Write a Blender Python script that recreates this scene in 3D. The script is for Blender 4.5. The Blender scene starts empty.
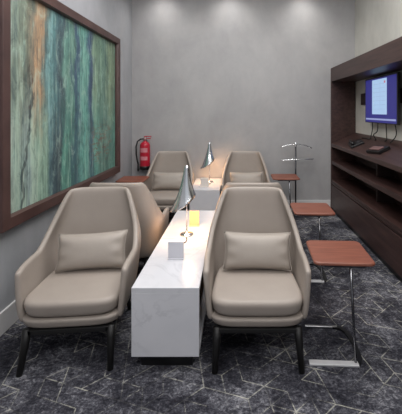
import bpy, bmesh, math, random
from mathutils import Vector, Matrix

random.seed(4)
PI = math.pi
sc = bpy.context.scene
COL = sc.collection


# ------------------------------------------------------------------ materials
def lin(c):
    out = []
    for v in c[:3]:
        v = v / 255.0
        out.append(v / 12.92 if v <= 0.04045 else ((v + 0.055) / 1.055) ** 2.4)
    return (out[0], out[1], out[2], 1.0)


def new_mat(name):
    m = bpy.data.materials.new(name)
    m.use_nodes = True
    nt = m.node_tree
    return m, nt, nt.nodes['Principled BSDF']


class G:
    """small node-graph helper"""

    def __init__(self, nt):
        self.nt = nt

    def node(self, t, **kw):
        n = self.nt.nodes.new(t)
        for k, v in kw.items():
            setattr(n, k, v)
        return n

    def link(self, a, b):
        self.nt.links.new(a, b)

    def put(self, sock, v):
        if hasattr(v, 'node'):
            self.link(v, sock)
        else:
            sock.default_value = v

    def math(self, op, a, b=0.0, c=0.0, clamp=False):
        n = self.node('ShaderNodeMath', operation=op, use_clamp=clamp)
        for i, v in enumerate((a, b, c)):
            self.put(n.inputs[i], v)
        return n.outputs[0]

    def pos(self):
        return self.node('ShaderNodeNewGeometry').outputs['Position']

    def obj(self):
        return self.node('ShaderNodeTexCoord').outputs['Object']

    def sep(self, v):
        n = self.node('ShaderNodeSeparateXYZ')
        self.link(v, n.inputs[0])
        return n.outputs

    def scale(self, v, s):
        n = self.node('ShaderNodeMapping')
        self.link(v, n.inputs['Vector'])
        n.inputs['Scale'].default_value = s
        return n.outputs[0]

    def noise(self, v, s, detail=3.0, rough=0.55, dist=0.0):
        n = self.node('ShaderNodeTexNoise')
        self.link(v, n.inputs['Vector'])
        n.inputs['Scale'].default_value = s
        n.inputs['Detail'].default_value = detail
        n.inputs['Roughness'].default_value = rough
        n.inputs['Distortion'].default_value = dist
        return n.outputs['Fac']

    def ramp(self, f, stops, interp='LINEAR'):
        n = self.node('ShaderNodeValToRGB')
        n.color_ramp.interpolation = interp
        e = n.color_ramp.elements
        while len(e) < len(stops):
            e.new(0.5)
        for i, (p, c) in enumerate(stops):
            e[i].position = p
            e[i].color = c
        self.put(n.inputs[0], f)
        return n.outputs[0]

    def rng(self, f, a, b, c=0.0, d=1.0):
        n = self.node('ShaderNodeMapRange')
        self.put(n.inputs[0], f)
        for i, v in enumerate((a, b, c, d)):
            n.inputs[1 + i].default_value = v
        return n.outputs[0]

    def mix(self, f, a, b, mode='MIX'):
        n = self.node('ShaderNodeMix', data_type='RGBA', blend_type=mode)
        self.put(n.inputs[0], f)
        self.put(n.inputs[6], a)
        self.put(n.inputs[7], b)
        return n.outputs[2]

    def bump(self, h, strength, dist, bsdf):
        n = self.node('ShaderNodeBump')
        n.inputs['Strength'].default_value = strength
        n.inputs['Distance'].default_value = dist
        self.link(h, n.inputs['Height'])
        self.link(n.outputs[0], bsdf.inputs['Normal'])


def mat_noise(name, c1, c2, scale, rough=0.5, metal=0.0, stretch=(1, 1, 1), bump=0.0, bscale=None, world=True, spec=0.5, bdist=0.003):
    m, nt, b = new_mat(name)
    g = G(nt)
    v = g.scale(g.pos() if world else g.obj(), stretch)
    f = g.noise(v, scale, 5.0, 0.6)
    g.link(g.ramp(f, [(0.3, lin(c1)), (0.7, lin(c2))]), b.inputs['Base Color'])
    b.inputs['Roughness'].default_value = rough
    b.inputs['Metallic'].default_value = metal
    b.inputs['Specular IOR Level'].default_value = spec
    if bump:
        g.bump(g.noise(v, bscale or scale * 4, 4.0), bump, bdist, b)
    return m


M = {}
M['leather'] = mat_noise('taupe_leather', (152, 142, 134), (162, 152, 144), 3.0, 0.48, bump=0.25, bscale=160, world=False, bdist=0.0015)
M['pillow'] = mat_noise('pillow_leather', (155, 146, 138), (166, 157, 149), 4.0, 0.5, bump=0.25, bscale=120, world=False, bdist=0.0015)
M['leather_brown'] = M['leather']
M['black_wood'] = mat_noise('black_stained_wood', (9, 8, 9), (15, 14, 14), 8, 0.55, stretch=(1, 1, .2), world=False)
M['chrome'] = mat_noise('polished_chrome', (222, 224, 227), (236, 238, 240), 3, 0.14, metal=1.0, world=False)
M['steel'] = mat_noise('brushed_steel', (150, 150, 152), (185, 185, 188), 12, 0.28, metal=1.0, stretch=(1, 8, 8), world=False)
M['lit_steel'] = mat_noise('bright_lit_steel', (205, 205, 207), (222, 222, 224), 12, 0.5, metal=0.35, world=False)  # steel of the front bar, its bright reflection put into the colour
M['post_metal'] = mat_noise('smoked_chrome', (110, 110, 114), (140, 140, 144), 6, 0.18, metal=1.0, world=False)
M['dark_steel'] = mat_noise('dark_steel', (60, 60, 64), (92, 92, 96), 12, 0.3, metal=0.9, world=False)
M['brown_top'] = mat_noise('red_brown_wood', (114, 66, 52), (140, 84, 66), 5, 0.42, stretch=(1.0, 9, 4), world=False)
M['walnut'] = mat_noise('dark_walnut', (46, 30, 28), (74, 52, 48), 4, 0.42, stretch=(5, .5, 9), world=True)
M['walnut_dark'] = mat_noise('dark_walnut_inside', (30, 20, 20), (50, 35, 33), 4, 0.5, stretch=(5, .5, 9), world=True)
M['frame_wood'] = mat_noise('frame_wood', (62, 42, 40), (84, 60, 56), 5, 0.45, stretch=(4, .8, .8), world=True)
M['black'] = mat_noise('black_plastic', (14, 14, 16), (22, 22, 24), 6, 0.35, world=False)
M['rubber'] = mat_noise('black_rubber', (12, 12, 13), (22, 22, 22), 9, 0.7, world=False)
M['red'] = mat_noise('red_enamel', (168, 22, 46), (186, 30, 54), 3, 0.3, world=False)
M['label_pink'] = mat_noise('pale_label', (196, 120, 130), (212, 140, 148), 30, 0.5, world=False)
M['brass'] = mat_noise('valve_metal', (150, 120, 120), (170, 140, 138), 10, 0.35, metal=0.6, world=False)
M['skirting'] = mat_noise('skirting_paint', (208, 207, 207), (218, 217, 217), 3, 0.45)
M['ceiling'] = mat_noise('ceiling_paint', (222, 221, 220), (230, 229, 228), 2, 0.8)
M['card_grey'] = mat_noise('grey_acrylic', (196, 196, 203), (204, 204, 211), 6, 0.4, world=False)
M['card_white'] = mat_noise('white_acrylic', (214, 206, 198), (222, 214, 208), 6, 0.4, world=False)


def wall_mat(name, c1, c2, c3):
    m, nt, b = new_mat(name)
    g = G(nt)
    p = g.pos()
    f1 = g.noise(p, 0.9, 5.0, 0.62, 0.6)
    f2 = g.noise(g.scale(p, (1, 1, 0.55)), 4.5, 6.0, 0.65, 0.3)
    f = g.math('ADD', g.math('MULTIPLY', f1, 0.6), g.math('MULTIPLY', f2, 0.4))
    g.link(g.ramp(f, [(0.34, lin(c1)), (0.5, lin(c2)), (0.66, lin(c3))]), b.inputs['Base Color'])
    b.inputs['Roughness'].default_value = 0.55
    b.inputs['Specular IOR Level'].default_value = 0.35
    g.bump(f2, 0.12, 0.01, b)
    return m


M['plaster_back'] = wall_mat('grey_plaster', (155, 154, 156), (166, 165, 166), (176, 175, 175))
M['plaster_left'] = wall_mat('grey_plaster_left', (152, 154, 159), (164, 166, 170), (176, 177, 182))
M['plaster_right'] = wall_mat('pale_stone_plaster', (178, 177, 170), (192, 191, 184), (204, 203, 196))


def marble():
    m, nt, b = new_mat('white_marble')
    g = G(nt)
    p = g.pos()
    d = g.noise(p, 2.2, 5.0, 0.6, 1.4)
    v = g.math('ABSOLUTE', g.math('SUBTRACT', d, 0.5))
    vein = g.rng(v, 0.0, 0.035, 1.0, 0.0)
    cloud = g.noise(p, 3.0, 3.0)
    base = g.ramp(cloud, [(0.3, lin((200, 201, 207))), (0.7, lin((211, 211, 216)))])
    mask = g.rng(g.noise(p, 1.7, 2.0), 0.42, 0.62, 0.0, 0.22)
    g.link(g.mix(g.math('MULTIPLY', vein, mask), base, lin((136, 136, 146))), b.inputs['Base Color'])
    b.inputs['Roughness'].default_value = 0.22
    return m


M['marble'] = marble()


def carpet():
    m, nt, b = new_mat('charcoal_carpet')
    g = G(nt)
    p = g.pos()
    big = g.noise(p, 2.6, 4.0, 0.6, 0.4)
    mid = g.noise(g.scale(p, (1, 1.4, 1)), 19, 7.0, 0.85, 1.0)
    fine = g.noise(p, 70, 3.0, 0.7)
    f = g.math('ADD', g.math('ADD', g.math('MULTIPLY', big, 0.34), g.math('MULTIPLY', mid, 0.46)), g.math('MULTIPLY', fine, 0.2))
    base = g.ramp(f, [(0.40, lin((26, 26, 32))), (0.475, lin((50, 50, 57))), (0.53, lin((84, 84, 91))), (0.60, lin((150, 150, 156)))])
    x, y, z = g.sep(p)
    total = None
    S = 0.108
    for k in range(3):
        a = math.radians(12 + 60 * k)
        u = g.math('ADD', g.math('MULTIPLY', x, math.cos(a)), g.math('MULTIPLY', y, math.sin(a)))
        w = g.math('ADD', g.math('MULTIPLY', x, -math.sin(a)), g.math('MULTIPLY', y, math.cos(a)))
        un = g.math('DIVIDE', u, S)
        d = g.math('ABSOLUTE', g.math('SUBTRACT', g.math('FRACT', un), 0.5))
        line = g.rng(d, 0.462, 0.484, 0.0, 1.0)
        idx = g.math('FLOOR', g.math('ADD', un, 0.5))
        cell = g.math('FLOOR', g.math('DIVIDE', g.math('ADD', w, g.math('MULTIPLY', idx, 0.5774 * S)), 1.1547 * S))
        wn = g.node('ShaderNodeTexWhiteNoise', noise_dimensions='3D')
        cb = g.node('ShaderNodeCombineXYZ')
        g.link(idx, cb.inputs[0])
        g.link(cell, cb.inputs[1])
        cb.inputs[2].default_value = 3.7 * k
        g.link(cb.outputs[0], wn.inputs['Vector'])
        keep = g.rng(wn.outputs['Value'], 0.45, 0.62, 0.0, 1.0)
        seg = g.math('MULTIPLY', line, keep)
        total = seg if total is None else g.math('MAXIMUM', total, seg)
    wear = g.rng(g.math('ADD', g.math('MULTIPLY', g.noise(p, 2.6, 3.0, 0.6), 0.5), g.math('MULTIPLY', mid, 0.5)), 0.46, 0.57, 0.04, 0.85)
    col = g.mix(g.math('MULTIPLY', total, wear), base, lin((186, 184, 172)))
    g.link(col, b.inputs['Base Color'])
    b.inputs['Roughness'].default_value = 0.95
    b.inputs['Specular IOR Level'].default_value = 0.1
    g.bump(fine, 0.4, 0.006, b)
    return m


M['carpet'] = carpet()


def painting():
    m, nt, b = new_mat('abstract_paint')
    g = G(nt)
    p = g.pos()
    x, y, z = g.sep(p)
    strk = g.noise(g.scale(p, (1, 9, 0.7)), 1.0, 5.0, 0.6, 0.3)
    fine = g.noise(g.scale(p, (1, 42, 2.2)), 1.0, 5.0, 0.75, 0.3)
    blot = g.noise(p, 9, 5.0, 0.7, 0.6)
    off = g.math('ADD', g.math('MULTIPLY', g.math('SUBTRACT', strk, 0.5), 0.2), g.math('MULTIPLY', g.math('SUBTRACT', g.noise(g.scale(p, (1, 1.4, 1.5)), 1.6, 3.0, 0.6, 0.8), 0.5), 0.26))
    off2 = g.math('ADD', g.math('MULTIPLY', g.math('SUBTRACT', blot, 0.5), 0.09), g.math('MULTIPLY', g.math('SUBTRACT', g.noise(g.scale(p, (1, 26, 1.0)), 1.0, 5.0, 0.7, 0.5), 0.5), 0.20))
    yy = g.math('ADD', g.math('ADD', y, off), off2)
    Y0, Y1 = 2.3, 4.5
    f = g.rng(yy, Y0, Y1)
    top = [(2.38, (140, 155, 145)), (2.48, (128, 142, 126)), (2.57, (112, 112, 94)), (2.63, (138, 128, 108)), (2.69, (186, 152, 118)), (2.77, (172, 138, 104)), (2.83, (102, 122, 118)),
           (2.90, (130, 170, 170)), (2.97, (92, 136, 138)), (3.05, (66, 92, 100)), (3.10, (56, 68, 80)), (3.17, (104, 150, 138)), (3.26, (92, 130, 118)), (3.33, (60, 86, 112)), (3.40, (62, 84, 112)),
           (3.47, (116, 172, 158)), (3.58, (96, 152, 142)), (3.65, (60, 78, 114)), (3.71, (62, 82, 112)), (3.79, (132, 160, 134)), (3.93, (112, 144, 122)), (4.08, (92, 124, 112)), (4.2, (136, 156, 124)), (4.34, (120, 140, 114)), (4.45, (86, 128, 122))]
    bot = [(2.38, (176, 192, 180)), (2.47, (160, 182, 166)), (2.56, (140, 158, 156)), (2.63, (172, 194, 178)), (2.73, (150, 178, 158)), (2.83, (140, 172, 152)), (2.90, (86, 116, 122)), (2.97, (54, 72, 84)), (3.04, (48, 66, 76)),
           (3.10, (98, 158, 142)), (3.22, (84, 140, 126)), (3.32, (58, 92, 104)), (3.40, (76, 120, 124)), (3.50, (112, 178, 164)), (3.62, (92, 150, 140)), (3.70, (62, 92, 112)), (3.78, (108, 174, 158)), (3.92, (92, 136, 126)), (4.05, (106, 146, 132)), (4.18, (84, 128, 118)), (4.45, (104, 158, 142))]
    n = lambda L: [((a - Y0) / (Y1 - Y0), lin(c)) for a, c in L]
    ct = g.ramp(f, n(top))
    cbm = g.ramp(f, n(bot))
    zz = g.math('ADD', z, g.math('MULTIPLY', g.math('SUBTRACT', strk, 0.5), 1.1))
    c = g.mix(g.rng(zz, 1.75, 1.2), ct, cbm)
    # dark crack of paint running down on the near part
    cy = g.math('ADD', 2.50, g.math('MULTIPLY', g.math('SUBTRACT', z, 0.85), 0.17))
    cy = g.math('ADD', cy, g.math('MULTIPLY', g.math('SUBTRACT', g.noise(p, 3.2, 3.0, 0.6), 0.5), 0.22))
    dd = g.math('ABSOLUTE', g.math('SUBTRACT', y, cy))
    crack = g.math('MULTIPLY', g.rng(dd, 0.012, 0.024, 1.0, 0.0), g.rng(z, 1.8, 1.6))
    c = g.mix(g.math('MULTIPLY', crack, 0.85), c, lin((36, 46, 54)))
    # rusty blotches
    rust = g.math('MULTIPLY', g.rng(g.noise(g.scale(p, (1, 1.0, 2.6)), 11, 4.0, 0.7, 0.8), 0.5, 0.58), g.math('MULTIPLY', g.rng(g.math('ABSOLUTE', g.math('SUBTRACT', z, 1.13)), 0.28, 0.12), g.rng(g.math('ABSOLUTE', g.math('SUBTRACT', y, 3.98)), 0.36, 0.2)))
    c = g.mix(g.math('MULTIPLY', rust, 0.75), c, lin((126, 84, 68)))
    rust2 = g.math('MULTIPLY', g.rng(blot, 0.54, 0.64), g.math('MULTIPLY', g.rng(g.math('ABSOLUTE', g.math('SUBTRACT', z, 1.75)), 0.32, 0.16), g.rng(g.math('ABSOLUTE', g.math('SUBTRACT', y, 2.6)), 0.1, 0.05)))
    c = g.mix(g.math('MULTIPLY', rust2, 0.8), c, lin((86, 62, 54)))
    c = g.mix(g.rng(fine, 0.46, 0.68, 0.0, 0.7), c, lin((70, 96, 98)))
    c = g.mix(g.rng(fine, 0.46, 0.30, 0.0, 0.6), c, lin((186, 206, 190)))
    tone = g.noise(g.scale(p, (1, 3.2, 1.6)), 3.0, 6.0, 0.75, 0.6)
    c = g.mix(g.rng(tone, 0.5, 0.34, 0.0, 0.55), c, lin((40, 58, 62)))
    c = g.mix(g.rng(tone, 0.54, 0.7, 0.0, 0.5), c, lin((176, 206, 190)))
    g.link(c, b.inputs['Base Color'])
    b.inputs['Roughness'].default_value = 0.6
    g.bump(fine, 0.3, 0.01, b)
    return m


M['painting'] = painting()


def emit(name, c, strength):
    m, nt, b = new_mat(name)
    g = G(nt)
    f = g.noise(g.obj(), 20, 2.0)
    col = g.ramp(f, [(0.3, lin(c)), (0.7, lin([min(255, v + 4) for v in c]))])
    b.inputs['Base Color'].default_value = (0.01, 0.01, 0.02, 1)
    g.link(col, b.inputs['Emission Color'])
    b.inputs['Emission Strength'].default_value = strength
    b.inputs['Roughness'].default_value = 0.3
    return m


M['screen_blue'] = emit('screen_blue', (40, 39, 132), 0.75)
M['screen_page'] = emit('screen_page', (176, 208, 244), 0.85)
M['screen_line'] = emit('screen_line', (158, 186, 224), 0.9)
M['screen_bar'] = emit('screen_bar', (150, 160, 206), 0.9)
M['screen_red'] = emit('screen_red', (200, 110, 130), 0.9)
M['bulb'] = emit('warm_bulb', (255, 214, 160), 6.0)
M['amber'] = mat_noise('warm_lit_acrylic', (222, 186, 138), (230, 196, 150), 6, 0.35, world=False)  # cream card, with the warm lamp light put into its colour


# ------------------------------------------------------------------ geometry helpers
def link_mesh(name, bm, mat, parent=None, smooth=True, loc=None):
    bmesh.ops.recalc_face_normals(bm, faces=bm.faces[:])
    me = bpy.data.meshes.new(name)
    bm.to_mesh(me)
    bm.free()
    me.materials.append(mat)
    for p in me.polygons:
        p.use_smooth = smooth
    o = bpy.data.objects.new(name, me)
    COL.objects.link(o)
    if parent:
        o.parent = parent
    if loc:
        o.location = loc
    return o


def box_bm(bm, x0, x1, y0, y1, z0, z1, bevel=0.0, seg=2):
    t = bmesh.new()
    vs = [t.verts.new((x, y, z)) for x in (x0, x1) for y in (y0, y1) for z in (z0, z1)]
    for f in ((0, 1, 3, 2), (4, 6, 7, 5), (0, 4, 5, 1), (2, 3, 7, 6), (0, 2, 6, 4), (1, 5, 7, 3)):
        t.faces.new([vs[i] for i in f])
    bmesh.ops.recalc_face_normals(t, faces=t.faces[:])
    if bevel:
        bmesh.ops.bevel(t, geom=t.edges[:], offset=bevel, segments=seg, profile=0.5, affect='EDGES')
    me = bpy.data.meshes.new('tmp')
    t.to_mesh(me)
    t.free()
    bm.from_mesh(me)
    bpy.data.meshes.remove(me)
    return bm


def box(name, x0, x1, y0, y1, z0, z1, mat, parent=None, bevel=0.004, seg=2):
    bm = bmesh.new()
    box_bm(bm, x0, x1, y0, y1, z0, z1, bevel, seg)
    o = link_mesh(name, bm, mat, parent, smooth=False)
    return o


def tube_bm(bm, pts, rads, n=12, cap=True):
    pts = [Vector(p) for p in pts]
    if not isinstance(rads, (list, tuple)):
        rads = [rads] * len(pts)
    rings = []
    prev = None
    for i, p in enumerate(pts):
        if i == 0:
            d = pts[1] - p
        elif i == len(pts) - 1:
            d = p - pts[i - 1]
        else:
            d = (pts[i + 1] - p).normalized() + (p - pts[i - 1]).normalized()
        d.normalize()
        if prev is None:
            a = Vector((1, 0, 0)) if abs(d.x) < 0.8 else Vector((0, 1, 0))
        else:
            a = prev
        u = (a - d * a.dot(d)).normalized()
        prev = u
        w = d.cross(u)
        rings.append([bm.verts.new(p + (u * math.cos(2 * PI * k / n) + w * math.sin(2 * PI * k / n)) * rads[i]) for k in range(n)])
    for r0, r1 in zip(rings, rings[1:]):
        for k in range(n):
            bm.faces.new((r0[k], r0[(k + 1) % n], r1[(k + 1) % n], r1[k]))
    if cap:
        bm.faces.new(rings[0][::-1])
        bm.faces.new(rings[-1])
    return bm


def tube(name, pts, rads, mat, parent=None, n=12):
    bm = bmesh.new()
    tube_bm(bm, pts, rads, n)
    return link_mesh(name, bm, mat, parent)


def lathe_bm(bm, prof, cx=0, cy=0, n=32):
    rings = []
    for r, z in prof:
        if r < 1e-5:
            rings.append([bm.verts.new((cx, cy, z))])
        else:
            rings.append([bm.verts.new((cx + r * math.cos(2 * PI * k / n), cy + r * math.sin(2 * PI * k / n), z)) for k in range(n)])
    for a, b in zip(rings, rings[1:]):
        for k in range(n):
            k2 = (k + 1) % n
            if len(a) == 1 and len(b) == 1:
                continue
            if len(a) == 1:
                bm.faces.new((a[0], b[k], b[k2]))
            elif len(b) == 1:
                bm.faces.new((a[k], a[k2], b[0]))
            else:
                bm.faces.new((a[k], a[k2], b[k2], b[k]))
    return bm


def empty(name, loc, rz=0.0, label=None, cat=None, group=None):
    o = bpy.data.objects.new(name, None)
    o.empty_display_size = 0.1
    COL.objects.link(o)
    o.location = loc
    o.rotation_euler = (0, 0, rz)
    tag(o, label, cat, group)
    return o


def tag(o, label=None, cat=None, group=None, kind=None):
    if label:
        o['label'] = label
    if cat:
        o['category'] = cat
    if group:
        o['group'] = group
    if kind:
        o['kind'] = kind
    return o


def copy_tree(o, parent=None):
    c = o.copy()
    COL.objects.link(c)
    if parent:
        c.parent = parent
    for ch in list(o.children):
        copy_tree(ch, c)
    return c


def place(root, loc, rz, label):
    root.location = loc
    root.rotation_euler = (0, 0, rz)
    root['label'] = label
    return root


def structure(o):
    o['kind'] = 'structure'
    return o


def sstep(a, b, x):
    t = max(0.0, min(1.0, (x - a) / (b - a)))
    return t * t * (3 - 2 * t)


def lerp_tab(tab, x):
    if x <= tab[0][0]:
        return tab[0][1]
    for (a, va), (b, vb) in zip(tab, tab[1:]):
        if x <= b:
            t = (x - a) / (b - a)
            return va + (vb - va) * t
    return tab[-1][1]


# ------------------------------------------------------------------ room shell
XL, XR, YB, YF, ZC = -1.583, 1.795, 5.227, -1.6, 3.45
structure(box('floor', XL - .1, XR + .1, YF, YB + .1, -0.1, 0, M['carpet'], bevel=0))
structure(box('wall_back', XL - .1, XR + .1, YB, YB + .1, 0, ZC, M['plaster_back'], bevel=0))
structure(box('wall_left', XL - .1, XL, YF, YB, 0, ZC, M['plaster_left'], bevel=0))
structure(box('wall_right', XR, XR + .1, YF, YB, 0, ZC, M['plaster_right'], bevel=0))
structure(box('ceiling', XL - .1, XR + .1, YF, YB + .1, ZC, ZC + .1, M['ceiling'], bevel=0))
structure(box('baseboard_left', XL, XL + .014, YF, YB, 0, .152, M['skirting'], bevel=.003))
structure(box('baseboard_back', XL + .014, 1.42, YB - .014, YB, 0, .152, M['skirting'], bevel=.003))

# ------------------------------------------------------------------ framed painting
pa = empty('framed_painting', (XL, 3.372, 0.706), 0, 'large abstract painting of teal, green and sand drips in a dark wood frame', 'painting')
FY0, FY1, FZ0, FZ1, FW = 2.238, 4.506, 0.706, 2.439, 0.085
bm = bmesh.new()


def frame_ring(bm, y0, y1, z0, z1, w, x0, x1):
    def rect(x, i):
        return [bm.verts.new((x, a, b)) for a, b in ((y0 + i, z0 + i), (y1 - i, z0 + i), (y1 - i, z1 - i), (y0 + i, z1 - i))]
    A, B, C, D, E = rect(x0, 0), rect(x1 - .004, 0), rect(x1, .004), rect(x1, w - .008), rect(x1 - .022, w)
    F = rect(x0, w)
    loops = [A, B, C, D, E, F]
    for a, b in zip(loops, loops[1:] + loops[:1]):
        for k in range(4):
            bm.faces.new((a[k], a[(k + 1) % 4], b[(k + 1) % 4], b[k]))


frame_ring(bm, FY0 - 3.372, FY1 - 3.372, 0, FZ1 - FZ0, FW, 0.001, 0.068)
link_mesh('frame', bm, M['frame_wood'], pa, smooth=False)
box('canvas', 0.004, 0.026, FY0 - 3.372 + FW - .01, FY1 - 3.372 - FW + .01, FW - .01, FZ1 - FZ0 - FW + .01, M['painting'], pa, bevel=0)


# ------------------------------------------------------------------ lounge chair
HW = [(.23, .292), (.27, .304), (.33, .314), (.44, .326), (.565, .337), (.64, .325), (.775, .282), (.87, .254), (.915, .240)]
Z0 = .242


def top_edge(y0, front_t):
    t = .562 + (.915 - .562) * sstep(.07, .23, y0)
    if y0 < -.12:
        t = .562 - .018 * ((-.12 - y0) / .12) ** 2
    return t


def make_chair():
    root = empty('lounge_chair', (0, 0, 0), 0, 'taupe chair', 'chair', 'taupe lounge chairs')
    # shell: back, wings and arms in one
    cols = []
    nside, nback = 8, 28
    yf, ym, yb = -.245, .05, .285
    for i in range(nside):
        cols.append((1.0, yf + (ym - yf) * i / nside))
    for i in range(nback + 1):
        th = PI * i / nback
        c, s = math.cos(th), math.sin(th)
        n = 4.2
        cols.append((math.copysign(abs(c) ** (2 / n), c), ym + (yb - ym) * abs(s) ** (2 / n)))
    for i in range(nside - 1, -1, -1):
        cols.append((-1.0, yf + (ym - yf) * i / nside))
    bm = bmesh.new()
    NV = 9
    grid = []
    for ux, y0 in cols:
        T = top_edge(y0, 0)
        col = []
        for j in range(NV + 1):
            v = j / NV
            z = Z0 + (T - Z0) * v
            hw = lerp_tab(HW, z)
            w = sstep(-.02, .2, y0)
            y = y0 + w * (.10 * (z - Z0) / .6 + .012 * math.sin(PI * (z - Z0) / .6))
            if y0 < 0:
                y -= .012 * math.sin(PI * min(1, v * 1.1)) * (-y0 / .3)
                x_in = 1.0 - .025 * sstep(-.02, -.245, y0) * (.25 + .75 * v)
            else:
                x_in = 1.0
            if j == 0:
                y = y * .97
            col.append(bm.verts.new((hw * ux * x_in, y, z)))
        grid.append(col)
    for a, b in zip(grid, grid[1:]):
        for j in range(NV):
            bm.faces.new((a[j], b[j], b[j + 1], a[j + 1]))
    shell = link_mesh('shell', bm, M['leather'], root)
    # direction: make sure normals point outwards
    me = shell.data
    cen = Vector((0, 0, .5))
    s = sum((p.normal.dot(Vector((p.center.x, p.center.y - 0, 0)))) for p in me.polygons)
    if s < 0:
        me.flip_normals()
    so = shell.modifiers.new('thick', 'SOLIDIFY')
    so.thickness = .038
    so.offset = -1
    ss = shell.modifiers.new('smooth', 'SUBSURF')
    ss.levels = 1
    ss.render_levels = 2

    # seat base strip and cushion as rounded slabs
    def slab(name, hwf, hwb, yf, yb, z0, z1, r, mat, crown=0.0, nfront=3.4, taper=.0):
        N = 56
        pts = []
        for k in range(N):
            th = 2 * PI * k / N
            c, s_ = math.cos(th), math.sin(th)
            n = nfront if s_ < 0 else 5.0
            X = math.copysign(abs(c) ** (2 / n), c)
            Yv = math.copysign(abs(s_) ** (2 / n), s_)
            ymid = (yf + yb) / 2
            y = ymid + Yv * (yb - yf) / 2
            hw = hwf + (hwb - hwf) * (y - yf) / (yb - yf)
            pts.append((X * hw, y))
        cy = (yf + yb) / 2
        prof = [(0, z0, .0), (.55, z0, 0), (1 - r * 3, z0, 0)]
        prof = []
        K = 6
        for i in range(K + 1):
            a = -PI / 2 + (PI / 2) * i / K
            prof.append((r * (1 - math.cos(a)), z0 + r * (1 + math.sin(a))))
        prof += [(0.0, (z0 + z1) / 2)]
        for i in range(K + 1):
            a = (PI / 2) * i / K
            prof.append((r * (1 - math.cos(a)), z1 - r * (1 - math.sin(a))))
        bm = bmesh.new()
        rings = []
        hwm = max(hwf, hwb)
        hl = (yb - yf) / 2

        def ring(ins, z, extra=1.0):
            sx = (hwm - ins) / hwm * extra
            sy = (hl - ins) / hl * extra
            return [bm.verts.new((x * sx, cy + (y - cy) * sy, z)) for x, y in pts]
        rings.append(ring(r + taper, z0, .5))
        for ins, z in prof:
            rings.append(ring(ins + taper * (z1 - z) / (z1 - z0), z))
        for e in (.86, .68, .45, .2):
            zz = z1 + crown * (1 - e * e)
            rings.append(ring(r, zz, e))
        for a, b in zip(rings, rings[1:]):
            for k in range(N):
                bm.faces.new((a[k], a[(k + 1) % N], b[(k + 1) % N], b[k]))
        bm.faces.new(rings[0][::-1])
        bm.faces.new(rings[-1])
        return link_mesh(name, bm, mat, root)
    slab('seat_base', .308, .272, -.300, .25, .226, .287, .02, M['leather'], nfront=5.0, taper=.022)
    slab('seat_cushion', .296, .262, -.308, .24, .2875, .392, .036, M['leather'], crown=.016, nfront=5.0, taper=.02)
    # underframe
    bm = bmesh.new()
    box_bm(bm, -.235, .235, -.285, -.255, .199, .227, .003)
    box_bm(bm, -.225, .225, .185, .215, .199, .227, .003)
    box_bm(bm, -.235, -.207, -.285, .2, .2, .226, .003)
    box_bm(bm, .207, .235, -.285, .2, .2, .226, .003)
    link_mesh('underframe', bm, M['black_wood'], root, smooth=False)
    for sx in (-1, 1):
        tube('leg', [(sx * .238, -.262, .227), (sx * .241, -.276, .16), (sx * .250, -.325, .0)], [.025, .023, .0165], M['black_wood'], root, 14)
    for sx in (-1, 1):
        tube('leg', [(sx * .21, .2, .227), (sx * .215, .22, .16), (sx * .235, .30, .0)], [.024, .022, .016], M['black_wood'], root, 14)
    return root


CY = 2.30
chair = make_chair()
place(chair, (-1.012, CY, 0), math.radians(5.5), 'taupe leather lounge chair facing forward, left of the front marble table beside the painting')
others = [
    ((.125, CY, 0), 0, 'taupe leather lounge chair facing forward, right of the front marble table'),
    ((-.99, 3.19, 0), PI, 'lounge chair turned away behind the chair beside the painting, its side lit warm'),
    ((.135, 3.19, 0), PI, 'taupe lounge chair turned away, only its top showing above the front right chair'),
    ((-.935, 4.70, 0), 0, 'taupe lounge chair by the back wall below the red fire extinguisher'),
    ((.125, 4.70, 0), 0, 'taupe lounge chair by the back wall between far lamp and chrome valet stand'),
]
for loc, rz, lab in others:
    c = copy_tree(chair)
    place(c, loc, rz, lab)


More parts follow.
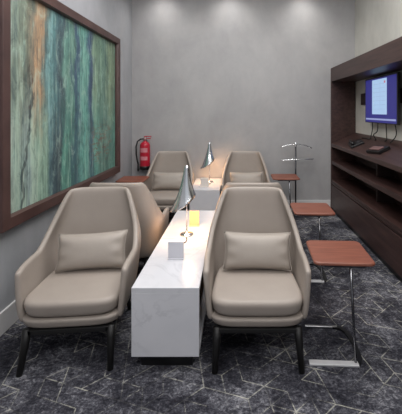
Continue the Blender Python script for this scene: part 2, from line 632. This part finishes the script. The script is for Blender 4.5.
# ------------------------------------------------------------------ lumbar pillows
def make_pillow():
    bm = bmesh.new()
    W, H, T = .238, .124, .072
    NU, NV = 28, 18
    top, bot = [], []

    def shape(u, v):
        pin = 1 - .07 * (1 - v * v) * abs(u) ** 3
        pin2 = 1 - .10 * (1 - u * u) * abs(v) ** 3
        th = T * (max(0, 1 - abs(u) ** 3.2) ** .55) * (max(0, 1 - abs(v) ** 2.8) ** .55)
        ang = math.atan2(v, u)
        edge = max(abs(u), abs(v))
        pl = .006 * math.sin(9 * v + 2) * sstep(.45, .9, abs(u)) * (1 - abs(u) ** 6)
        return W * u * pin, H * v * pin2, th + pl * (th > .004)
    for sgn, store in ((1, top), (-1, bot)):
        for i in range(NU + 1):
            row = []
            for j in range(NV + 1):
                u, v = 2 * i / NU - 1, 2 * j / NV - 1
                x, z, t = shape(u, v)
                row.append((x, -sgn * t, z))
            store.append(row)
    VT = [[bm.verts.new(p) for p in r] for r in top]
    VB = []
    for i, r in enumerate(bot):
        row = []
        for j, p in enumerate(r):
            if i in (0, NU) or j in (0, NV):
                row.append(VT[i][j])
            else:
                row.append(bm.verts.new(p))
        VB.append(row)
    for i in range(NU):
        for j in range(NV):
            bm.faces.new((VT[i][j], VT[i + 1][j], VT[i + 1][j + 1], VT[i][j + 1]))
            bm.faces.new((VB[i][j], VB[i][j + 1], VB[i + 1][j + 1], VB[i + 1][j]))
    o = link_mesh('lumbar_pillow', bm, M['pillow'])
    # welt seam round the rim
    bm = bmesh.new()
    loop = []
    n = 26
    for k in range(n):
        loop.append((-1 + 2 * k / n, -1))
    for k in range(n // 2):
        loop.append((1, -1 + 4 * k / n))
    for k in range(n):
        loop.append((1 - 2 * k / n, 1))
    for k in range(n // 2):
        loop.append((-1, 1 - 4 * k / n))
    pts = []
    for u, v in loop:
        x, z, t = shape(u, v)
        pts.append((x, 0, z))
    pts.append(pts[0])
    tube_bm(bm, pts, .0035, 6, False)
    link_mesh('piping', bm, M['pillow'], o)
    tag(o, 'pillow', 'pillow', 'lumbar pillows')
    return o


pil = make_pillow()


def put_pillow(p, cx, cy, rz, dx, tilt, roll, label):
    # rests on the seat cushion, leaning on the backrest
    off = Vector((dx, .105, 0))
    off.rotate(Matrix.Rotation(rz, 3, 'Z').to_euler())
    p.location = (cx + off.x, cy + off.y, .402 + .124)
    p.rotation_euler = (tilt, roll, rz)
    p['label'] = label


tl = math.radians(-18)
put_pillow(pil, -1.012, CY, math.radians(5.5), .015, tl, math.radians(-2), 'taupe lumbar pillow on the front chair beside the painting')
for cx, cy, dx, rl, lab in [(.125, CY, .02, 1.0, 'taupe lumbar pillow on the front chair right of the marble table'),
                            (-.935, 4.70, .0, 0, 'taupe lumbar pillow on the far chair below the red fire extinguisher'),
                            (.135, 4.70, .0, 0, 'taupe lumbar pillow on the far chair next to the valet stand')]:
    p = copy_tree(pil)
    put_pillow(p, cx, cy, 0, dx, tl, math.radians(rl), lab)


# ------------------------------------------------------------------ marble console tables
TH = .483


def make_console():
    root = empty('marble_table', (0, 0, 0), 0, 'table', 'table', 'white marble side tables')
    hx, L = .1947, .770
    bm = bmesh.new()
    box_bm(bm, -hx, hx, 0, L, TH - .03, TH, .002)
    box_bm(bm, -hx, hx, 0, .03, .086, TH - .0295, .002)
    box_bm(bm, -hx, hx, L - .03, L, .086, TH - .0295, .002)
    box_bm(bm, -hx, hx, .0295, L - .0295, .086, .112, .001)
    box_bm(bm, -.012, .012, .0295, L - .0295, .1115, TH - .0295, 0)
    link_mesh('marble_carcass', bm, M['marble'], root, smooth=False)
    bm = bmesh.new()
    for s in (-1, 1):
        a, b = (.0125, hx - .012) if s > 0 else (-hx + .012, -.0125)
        box_bm(bm, a, b, .0305, L - .0305, .27, .288, .001)
    link_mesh('shelf', bm, M['walnut_dark'], root, smooth=False)
    box('plinth', -.152, .152, .05, L - .05, 0, .0865, M['black'], root, bevel=.002)
    return root


cons = make_console()
place(cons, (-.410, 1.983, 0), 0, 'white marble block table between the two front chairs, grey card on top')
for y, lab in ((2.757, 'white marble block table right behind the front block, warm lit under the near lamp'),
               (4.44, 'white marble block table by the back wall between the far chairs')):
    c = copy_tree(cons)
    place(c, (-.410, y, 0), 0, lab)


# ------------------------------------------------------------------ chrome lamps
def make_lamp():
    root = empty('table_lamp', (0, 0, 0), 0, 'lamp', 'lamp', 'chrome table lamps')
    bm = bmesh.new()
    lathe_bm(bm, [(0, 0), (.052, 0), (.055, .003), (.055, .009), (.05, .013), (.012, .018), (.008, .026), (0, .026)])
    link_mesh('base', bm, M['chrome'], root)
    tube('pole', [(0, 0, .02), (0, 0, .30), (0, 0, .545)], .0055, M['chrome'], root, 12)
    # trumpet shade with a hem that hangs lower on one side
    bm = bmesh.new()
    N, K = 48, 16
    rings = []
    for j in range(K + 1):
        t = j / K
        ring = []
        for k in range(N):
            a = 2 * PI * k / N
            low = .5 - .5 * math.cos(a - .35)            # 1 on the -x side
            zh = .335 - .135 * low ** 1.2
            R = .072 + .050 * low
            r = .016 + (R - .016) * (.45 * t + .55 * t ** 2.6)
            z = .562 - (.562 - zh) * t
            ring.append(bm.verts.new((r * math.cos(a) - .014 * low * t, r * math.sin(a) * .82, z)))
        rings.append(ring)
    for a, b in zip(rings, rings[1:]):
        for k in range(N):
            bm.faces.new((a[k], a[(k + 1) % N], b[(k + 1) % N], b[k]))
    tip = bm.verts.new((0, 0, .574))
    for k in range(N):
        bm.faces.new((rings[0][k], rings[0][(k + 1) % N], tip))
    sh = link_mesh('shade', bm, M['chrome'], root)
    so = sh.modifiers.new('thick', 'SOLIDIFY')
    so.thickness = .003
    so.offset = 0
    bm = bmesh.new()
    lathe_bm(bm, [(0, .395), (.012, .40), (.018, .412), (.018, .422), (.01, .44), (.01, .46), (0, .46)], n=20)
    link_mesh('bulb', bm, M['bulb'], root)
    tube('power_cord', [(.0, -.045, .006), (.006, -.075, .004), (.018, -.11, .004), (.016, -.16, .004), (-.004, -.19, .004)], .0035, M['rubber'], root, 8)
    return root


lamp = make_lamp()
place(lamp, (-.408, 2.83, TH), 0, 'chrome lamp with flared cone shade on the joined front marble tables')
l2 = copy_tree(lamp)
place(l2, (-.385, 4.93, TH), 0, 'chrome lamp with cone shade on the far marble table by the back wall')


def lamp_light(x, y, e):
    d = bpy.data.lights.new('lamp_glow', 'POINT')
    d.energy = e
    d.color = (1.0, .56, .27)
    d.shadow_soft_size = .05
    o = bpy.data.objects.new('lamp_glow', d)
    COL.objects.link(o)
    o.location = (x, y, TH + .325)


# ------------------------------------------------------------------ small signs on the tables
def card_block(name, w, d, h, mat, loc, rz, label):
    root = empty(name, loc, rz, label, 'sign', 'small blank cards on the marble tables')
    bm = bmesh.new()
    box_bm(bm, -w / 2, w / 2, -d / 2, d / 2, .006, h, .002)
    link_mesh('card', bm, mat, root, smooth=False)
    box('foot', -w / 2 - .002, w / 2 + .002, -d / 2 - .012, d / 2 + .012, 0, .007, mat, root, bevel=.002)
    return root


card_block('table_card', .107, .012, .118, M['card_grey'], (-.416, 2.372, TH), 0, 'blank pale grey card standing on the front marble table')
card_block('table_card', .086, .02, .13, M['amber'], (-.374, 3.06, TH), 0, 'blank card lit amber, standing behind the near lamp')
card_block('table_card', .11, .03, .12, M['card_white'], (-.425, 4.62, TH), 0, 'blank white card in front of the far lamp')


# ------------------------------------------------------------------ C-shaped side tables
def rrect(hx, hy, r, n=6):
    pts = []
    for cx, cy, a0 in ((hx - r, hy - r, 0), (-hx + r, hy - r, PI / 2), (-hx + r, -hy + r, PI), (hx - r, -hy + r, 1.5 * PI)):
        for i in range(n + 1):
            a = a0 + (PI / 2) * i / n
            pts.append((cx + r * math.cos(a), cy + r * math.sin(a)))
    return pts


def make_ctable():
    root = empty('side_table', (0, 0, 0), 0, 'table', 'side table', 'brown topped side tables')
    bm = bmesh.new()
    pts = rrect(.183, .182, .035)
    prof = [(.012, .578), (.002, .582), (0, .589), (.002, .596), (.008, .600)]
    rings = []
    for ins, z in prof:
        rings.append([bm.verts.new((x * (.183 - ins) / .183, y * (.182 - ins) / .182, z)) for x, y in pts])
    for a, b in zip(rings, rings[1:]):
        for k in range(len(pts)):
            k2 = (k + 1) % len(pts)
            bm.faces.new((a[k], a[k2], b[k2], b[k]))
    bm.faces.new(rings[0][::-1])
    bm.faces.new(rings[-1])
    link_mesh('table_top', bm, M['brown_top'], root, smooth=False)
    bm = bmesh.new()
    tube_bm(bm, [(.060, -.176, .012), (.048, -.166, .3), (.036, -.156, .574)], .0085, 12)
    link_mesh('post', bm, M['post_metal'], root)
    bm = bmesh.new()
    box_bm(bm, -.12, .12, -.170, -.140, .568, .578, .002)
    box_bm(bm, -.12, .12, .10, .13, .568, .578, .002)
    box_bm(bm, .022, .052, -.165, .12, .566, .578, .002)
    link_mesh('top_bracket', bm, M['dark_steel'], root, smooth=False)
    # floor frame: front bar, bowed right side, rear bar
    bm = bmesh.new()
    box_bm(bm, -.215, .075, -.205, -.165, 0.001, .013, .003)
    link_mesh('front_bar', bm, M['lit_steel'], root, smooth=False)
    bm = bmesh.new()
    box_bm(bm, -.19, .03, .155, .175, 0.001, .013, .003)
    link_mesh('rear_bar', bm, M['steel'], root, smooth=False)
    bm = bmesh.new()
    P = [(.0, .165), (.05, .155), (.082, .11), (.098, .03), (.100, -.06), (.092, -.15), (.07, -.185)]
    L_, R_ = [], []
    for i, (x, y) in enumerate(P):
        a = Vector(P[max(0, i - 1)])
        b = Vector(P[min(len(P) - 1, i + 1)])
        t = (b - a).normalized()
        nrm = Vector((-t.y, t.x)) * .015
        L_.append((x + nrm.x, y + nrm.y))
        R_.append((x - nrm.x, y - nrm.y))
    V = []
    for z in (.001, .0125):
        V.append(([bm.verts.new((x, y, z)) for x, y in L_], [bm.verts.new((x, y, z)) for x, y in R_]))
    for i in range(len(P) - 1):
        for (a, b) in ((V[0][0], V[0][1]), (V[1][0], V[1][1]), (V[0][0], V[1][0]), (V[0][1], V[1][1])):
            bm.faces.new((a[i], a[i + 1], b[i + 1], b[i]))
    for i in (0, len(P) - 1):
        bm.faces.new((V[0][0][i], V[0][1][i], V[1][1][i], V[1][0][i]))
    link_mesh('side_bar', bm, M['black'], root, smooth=False)
    return root


ct = make_ctable()
place(ct, (.655, 2.222, 0), math.radians(-3), 'brown topped steel side table nearest the camera, right of the front chair')
for loc, rz, lab in (((.700, 3.21, 0), math.radians(-2), 'brown topped side table between the nearest one and the valet stand'),
                     ((.668, 4.765, 0), 0, 'brown topped side table standing in front of the chrome valet stand'),
                     ((-1.378, 4.60, 0), 0, 'brown topped side table against the left wall below the fire extinguisher')):
    c = copy_tree(ct)
    place(c, loc, rz, lab)

# ------------------------------------------------------------------ valet stand
vs = empty('valet_stand', (.866, 5.05, 0), 0, 'chrome valet clothes stand with hanger arms and trouser bar by the back wall', 'clothes stand')
bm = bmesh.new()
lathe_bm(bm, [(0, 0), (.13, 0), (.133, .006), (.128, .014), (.03, .022), (.014, .04), (0, .04)])
link_mesh('base', bm, M['dark_steel'], vs)
tube('pole', [(0, 0, .02), (0, 0, 1.0)], .0115, M['dark_steel'], vs, 14)


def flat_bar(name, pts, wid, th, mat, parent):
    bm = bmesh.new()
    secs = []
    for (x, y, z, s) in pts:
        w = wid * s
        ring = []
        for k in range(10):
            a = 2 * PI * k / 10
            ring.append(bm.verts.new((x, y + w * math.cos(a), z + th * math.sin(a))))
        secs.append(ring)
    for a, b in zip(secs, secs[1:]):
        for k in range(10):
            bm.faces.new((a[k], a[(k + 1) % 10], b[(k + 1) % 10], b[k]))
    bm.faces.new(secs[0])
    bm.faces.new(secs[-1][::-1])
    return link_mesh(name, bm, mat, parent)


flat_bar('hanger', [(-.225, -.01, .965, .5), (-.19, -.005, .985, 1), (-.12, 0, 1.003, 1), (-.06, 0, 1.012, 1), (0, 0, 1.005, 1), (.06, 0, 1.012, 1), (.12, 0, 1.003, 1), (.19, -.005, .978, 1), (.235, -.01, .958, .5)], .022, .008, M['chrome'], vs)
bm = bmesh.new()
lathe_bm(bm, [(0, .985), (.016, .985), (.018, 1.0), (.018, 1.03), (.012, 1.04), (0, 1.042)], n=20)
link_mesh('collar', bm, M['chrome'], vs)
flat_bar('trouser_bar', [(-.225, -.02, .782, .4), (-.21, -.02, .784, 1), (-.1, -.02, .79, 1), (.1, -.02, .795, 1), (.235, -.02, .80, 1), (.255, -.02, .80, .4)], .028, .009, M['chrome'], vs)

# ------------------------------------------------------------------ fire extinguisher
fx = empty('fire_extinguisher', (-1.362, 5.136, .63), 0, 'red fire extinguisher with black hose hanging on the back wall', 'fire extinguisher')
bm = bmesh.new()
lathe_bm(bm, [(0, .03), (.06, .03), (.072, .045), (.074, .06), (.074, .355), (.070, .375), (.055, .398), (.032, .412), (.022, .42), (.022, .432), (0, .432)], n=36)
link_mesh('cylinder', bm, M['red'], fx)
bm = bmesh.new()
lathe_bm(bm, [(0, 0), (.068, 0), (.0765, .008), (.0765, .052), (.0735, .056), (0, .056)], n=36)
link_mesh('boot', bm, M['black'], fx)
for z0, z1 in ((.145, .20), (.26, .325)):
    bm = bmesh.new()
    V = []
    for k in range(13):
        a = -PI / 2 + (-.75 + 1.5 * k / 12)
        V.append([bm.verts.new((.0752 * math.cos(a), .0752 * math.sin(a), z)) for z in (z0, z1)])
    for a, b in zip(V, V[1:]):
        bm.faces.new((a[0], b[0], b[1], a[1]))
    link_mesh('label_band', bm, M['label_pink'], fx)
bm = bmesh.new()
lathe_bm(bm, [(0, .43), (.024, .43), (.026, .44), (.026, .47), (.018, .485), (0, .487)], n=20)
link_mesh('valve', bm, M['brass'], fx)
bm = bmesh.new()
box_bm(bm, -.012, .095, -.011, .011, .486, .498, .003)
tube_bm(bm, [(.0, 0, .462), (.05, 0, .458), (.088, 0, .468)], .007, 8)
link_mesh('lever', bm, M['red'], fx, smooth=False)
tube('hose', [(-.02, -.01, .455), (-.06, -.015, .452), (-.105, -.02, .42), (-.125, -.03, .34), (-.122, -.03, .24), (-.11, -.03, .15), (-.095, -.025, .085)], [.010, .0105, .0105, .0105, .0105, .0105, .012], M['rubber'], fx, 12)
bm = bmesh.new()
lathe_bm(bm, [(0, -.02), (.013, -.02), (.017, .0), (.014, .03), (.012, .09), (0, .09)], -.094, -.024, 16)
link_mesh('nozzle', bm, M['rubber'], fx)
bm = bmesh.new()
box_bm(bm, -.03, .03, .06, .093, .15, .40, .003)
box_bm(bm, -.02, .02, .028, .065, .414, .43, .002)
link_mesh('bracket', bm, M['black'], fx, smooth=False)

# ------------------------------------------------------------------ wall unit on the right
XU = 1.425
UY0, UY1 = 0.6, YB - .004
wu = empty('wall_unit', (XU, UY1, 0), 0, 'long dark walnut wall unit with counter, open shelves and drawer fronts', 'wall unit')


def up(name, x0, x1, y0, y1, z0, z1, mat, bevel=.003, parent=None):
    return box(name, x0 - XU, x1 - XU, y0 - UY1, y1 - UY1, z0, z1, mat, parent or wu, bevel)


XW = XR - .003
up('end_panel', XU, XW, UY1 - .035, UY1, 0, 1.94, M['walnut'])
up('end_panel', XU, XW, UY0, UY0 + .035, 0, 1.94, M['walnut'])
up('header', XU, XW, UY0, UY1, 1.94, 2.145, M['walnut'])
SLOPE = math.atan2(.163, XW - XU)


def counter_z(x):
    return 1.012 + (x - XU) * math.tan(SLOPE)


# the counter is a reading ledge that rises towards the wall
bm = bmesh.new()
rows = []
for y in (UY0 + .036, UY1 - .036):
    rows.append([bm.verts.new((x - XU, y - UY1, z)) for x, z in ((XU, .965), (XU, 1.008), (XU + .004, 1.0138), (XW, counter_z(XW)), (XW, 1.09), (XU + .06, .965))])
for k in range(6):
    bm.faces.new((rows[0][k], rows[0][(k + 1) % 6], rows[1][(k + 1) % 6], rows[1][k]))
bm.faces.new(rows[0][::-1])
bm.faces.new(rows[1])
link_mesh('counter', bm, M['walnut'], wu, smooth=False)
up('shelf', XU + .004, XW, UY0 + .036, UY1 - .036, .705, .755, M['walnut'])
up('shelf', XU + .004, XW, UY0 + .036, UY1 - .036, .440, .470, M['walnut'])
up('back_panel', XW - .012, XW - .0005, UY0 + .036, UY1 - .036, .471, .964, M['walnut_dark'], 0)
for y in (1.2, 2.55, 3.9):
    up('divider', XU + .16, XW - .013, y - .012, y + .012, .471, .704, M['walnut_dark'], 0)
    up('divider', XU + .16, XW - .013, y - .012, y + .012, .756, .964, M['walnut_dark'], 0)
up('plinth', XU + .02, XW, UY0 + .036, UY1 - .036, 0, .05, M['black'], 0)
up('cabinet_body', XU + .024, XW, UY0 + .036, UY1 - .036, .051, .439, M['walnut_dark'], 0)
# drawer fronts
ys = [UY0 + .037, 2.0, UY1 - .037]
for a, b in zip(ys, ys[1:]):
    up('drawer_front', XU + .002, XU + .022, a + .002, b - .002, .055, .398, M['walnut'])
up('grip_rail', XU + .002, XU + .022, UY0 + .037, UY1 - .037, .410, .438, M['walnut'])

# ------------------------------------------------------------------ monitor, mount rail, cables, gadgets
tv = empty('wall_monitor', (XR - .05, 4.10, 1.34), 0, 'black wall monitor showing a white page on a blue desktop', 'monitor')
TX = -.045        # screen face, towards the room
W2, H0, H1 = .455, 0.012, .575
bm = bmesh.new()
box_bm(bm, TX, TX + .035, -W2, W2, H0, H1, .004)
box_bm(bm, TX + .034, .03, -W2 * .7, W2 * .7, .1, H1 - .12, .01)
link_mesh('housing', bm, M['black'], tv, smooth=False)


def scr(name, y0, y1, z0, z1, dx, mat, parent):
    # the left side of the picture is the far end of the wall
    return box(name, TX - dx - .001, TX - dx, -y1, -y0, z0, z1, mat, parent, 0)


screen = scr('screen', -W2 + .018, W2 - .018, .022, H1 - .02, .0002, M['screen_blue'], tv)
scr('page', -.22, .20, .12, H1 - .035, .0012, M['screen_page'], screen)
scr('task_bar', -W2 + .03, W2 - .03, .05, .07, .0012, M['screen_bar'], screen)
bm = bmesh.new()
for k in range(7):
    z = .18 + k * .05
    box_bm(bm, TX - .0034, TX - .0024, -.16, .18, z, z + .006)
box_bm(bm, TX - .0034, TX - .0024, -.02, -.014, .16, .5)
link_mesh('page_lines', bm, M['screen_line'], screen, smooth=False)
scr('page_badge', .13, .165, .485, .51, .0026, M['screen_red'], screen)

rail = box('mount_rail', XR - .02, XR - .0005, 3.2, 4.93, 1.585, 1.745, M['walnut_dark'], None, .003)
tag(rail, 'dark wooden rail behind the monitor on the pale wall', 'wall rail')
cabs = [
    ([(1.755, 4.45, 1.36), (1.76, 4.47, 1.26), (1.74, 4.46, 1.18), (1.70, 4.40, 1.12), (1.70, 4.56, 1.03), (1.69, 4.64, 1.019)], 'black cable looping below the far edge of the monitor'),
    ([(1.755, 4.28, 1.36), (1.75, 4.29, 1.25), (1.72, 4.33, 1.20), (1.72, 4.26, 1.10), (1.70, 4.24, 1.019)], 'black cable hanging under the middle of the monitor page'),
    ([(1.755, 4.05, 1.36), (1.765, 4.06, 1.22), (1.75, 4.02, 1.10), (1.72, 4.0, 1.019)], 'black cable dropping straight from the monitor to the counter'),
    ([(1.755, 3.82, 1.36), (1.76, 3.80, 1.24), (1.74, 3.86, 1.12), (1.71, 3.84, 1.019)], 'black cable below the near edge of the monitor'),
]
for pts, lab in cabs:
    # smooth the path
    P = [Vector((p[0], p[1], max(p[2], counter_z(p[0]) + .008))) for p in pts]
    P[-1].z = counter_z(P[-1].x) + .0065
    Q = []
    for i in range(len(P) - 1):
        p0, p1, p2, p3 = P[max(i - 1, 0)], P[i], P[i + 1], P[min(i + 2, len(P) - 1)]
        for k in range(6):
            t = k / 6
            Q.append(.5 * ((2 * p1) + (p2 - p0) * t + (2 * p0 - 5 * p1 + 4 * p2 - p3) * t * t + (3 * p1 - p0 - 3 * p2 + p3) * t ** 3))
    Q.append(P[-1])
    c = tube('cable', Q, .006, M['rubber'], None, 8)
    tag(c, lab, 'cable', 'cables under the monitor')

kb = empty('desk_phone', (1.555, 4.48, counter_z(1.555) + .0006), 0, 'low black handset unit on the sloping walnut counter, nearer the back wall', 'phone')
bm = bmesh.new()
box_bm(bm, -.085, .085, -.15, .15, 0, .028, .006)
link_mesh('body', bm, M['black'], kb, smooth=False)
bm = bmesh.new()
tube_bm(bm, [(-.045, -.125, .044), (-.045, -.08, .05), (-.045, .08, .05), (-.045, .125, .044)], [.02, .017, .017, .02], 12)
link_mesh('handset', bm, M['black'], kb)
bm = bmesh.new()
for i in range(4):
    for j in range(3):
        box_bm(bm, .0 + j * .024, .018 + j * .024, -.08 + i * .026, -.06 + i * .026, .0275, .032, .001)
link_mesh('keypad', bm, M['dark_steel'], kb, smooth=False)

rc = empty('desk_set', (1.54, 3.74, counter_z(1.54) + .0006), 0, 'dark desk set with a tilted grey pad on the walnut counter below the monitor', 'desk set')
bm = bmesh.new()
box_bm(bm, -.07, .07, -.13, .13, 0, .034, .005)
link_mesh('tray', bm, M['black'], rc, smooth=False)
bm = bmesh.new()
box_bm(bm, -.045, .03, -.09, .1, .0335, .046, .003)
link_mesh('pad', bm, mat_noise('mauve_pad', (104, 78, 76), (124, 94, 92), 6, .5, world=False), rc, smooth=False)

for o, a in ((kb, -12), (rc, 10)):
    o.rotation_euler = (Matrix.Rotation(-SLOPE, 3, 'Y') @ Matrix.Rotation(math.radians(a), 3, 'Z')).to_euler()


# ------------------------------------------------------------------ lights
def area(name, loc, target, sx, sy, e, c=(1, 1, 1)):
    d = bpy.data.lights.new(name, 'AREA')
    d.shape = 'RECTANGLE'
    d.size, d.size_y = sx, sy
    d.energy = e
    d.color = c
    o = bpy.data.objects.new(name, d)
    COL.objects.link(o)
    o.location = loc
    o.rotation_euler = (Vector(target) - Vector(loc)).to_track_quat('-Z', 'Y').to_euler()
    return o


area('overhead_area_light', (.1, 2.6, 3.40), (.1, 2.6, 0), 2.4, 2.6, 88, (1, .985, .97))
area('overhead_area_light', (.1, -.2, 3.3), (-.1, 2.6, .3), 2.6, 1.2, 72, (1, .985, .97))  # added unseen fill above the camera, brightens the front faces


def spot(x, y, e, tgt, ang=70, c=(1, .97, .93)):
    d = bpy.data.lights.new('downlight', 'SPOT')
    d.energy = e
    d.spot_size = math.radians(ang)
    d.spot_blend = 1.0
    d.shadow_soft_size = .12
    d.color = c
    o = bpy.data.objects.new('downlight', d)
    COL.objects.link(o)
    o.location = (x, y, 3.40)
    o.rotation_euler = (Vector(tgt) - Vector((x, y, 3.40))).to_track_quat('-Z', 'Y').to_euler()


for x in (-1.1, -.1, 1.0):
    spot(x, 4.95, 26, (x, 5.1, 0), 120)
for x, y in ((-.95, 2.1), (.15, 2.1)):
    spot(x, y, 26, (x, y + .05, 0), 60)
lamp_light(-.408, 2.83, 10)
lamp_light(-.385, 4.93, 7)

w = bpy.data.worlds.new('world')
sc.world = w
w.use_nodes = True
bgn = w.node_tree.nodes['Background']
bgn.inputs[0].default_value = lin((205, 208, 214))
bgn.inputs[1].default_value = .8

# ------------------------------------------------------------------ camera
cd = bpy.data.cameras.new('camera')
cam = bpy.data.objects.new('camera', cd)
COL.objects.link(cam)
cam.location = (0, 0, 1.5)
cam.rotation_euler = (PI / 2, 0, 0)
cd.sensor_fit = 'HORIZONTAL'
cd.sensor_width = 36
cd.lens = 36 * 345 / 402
cd.shift_x = -35.5 / 402
cd.shift_y = -96 / 402
cd.clip_start = .05
sc.camera = cam

sc.view_settings.view_transform = 'Standard'
sc.view_settings.look = 'None'
sc.view_settings.exposure = 0
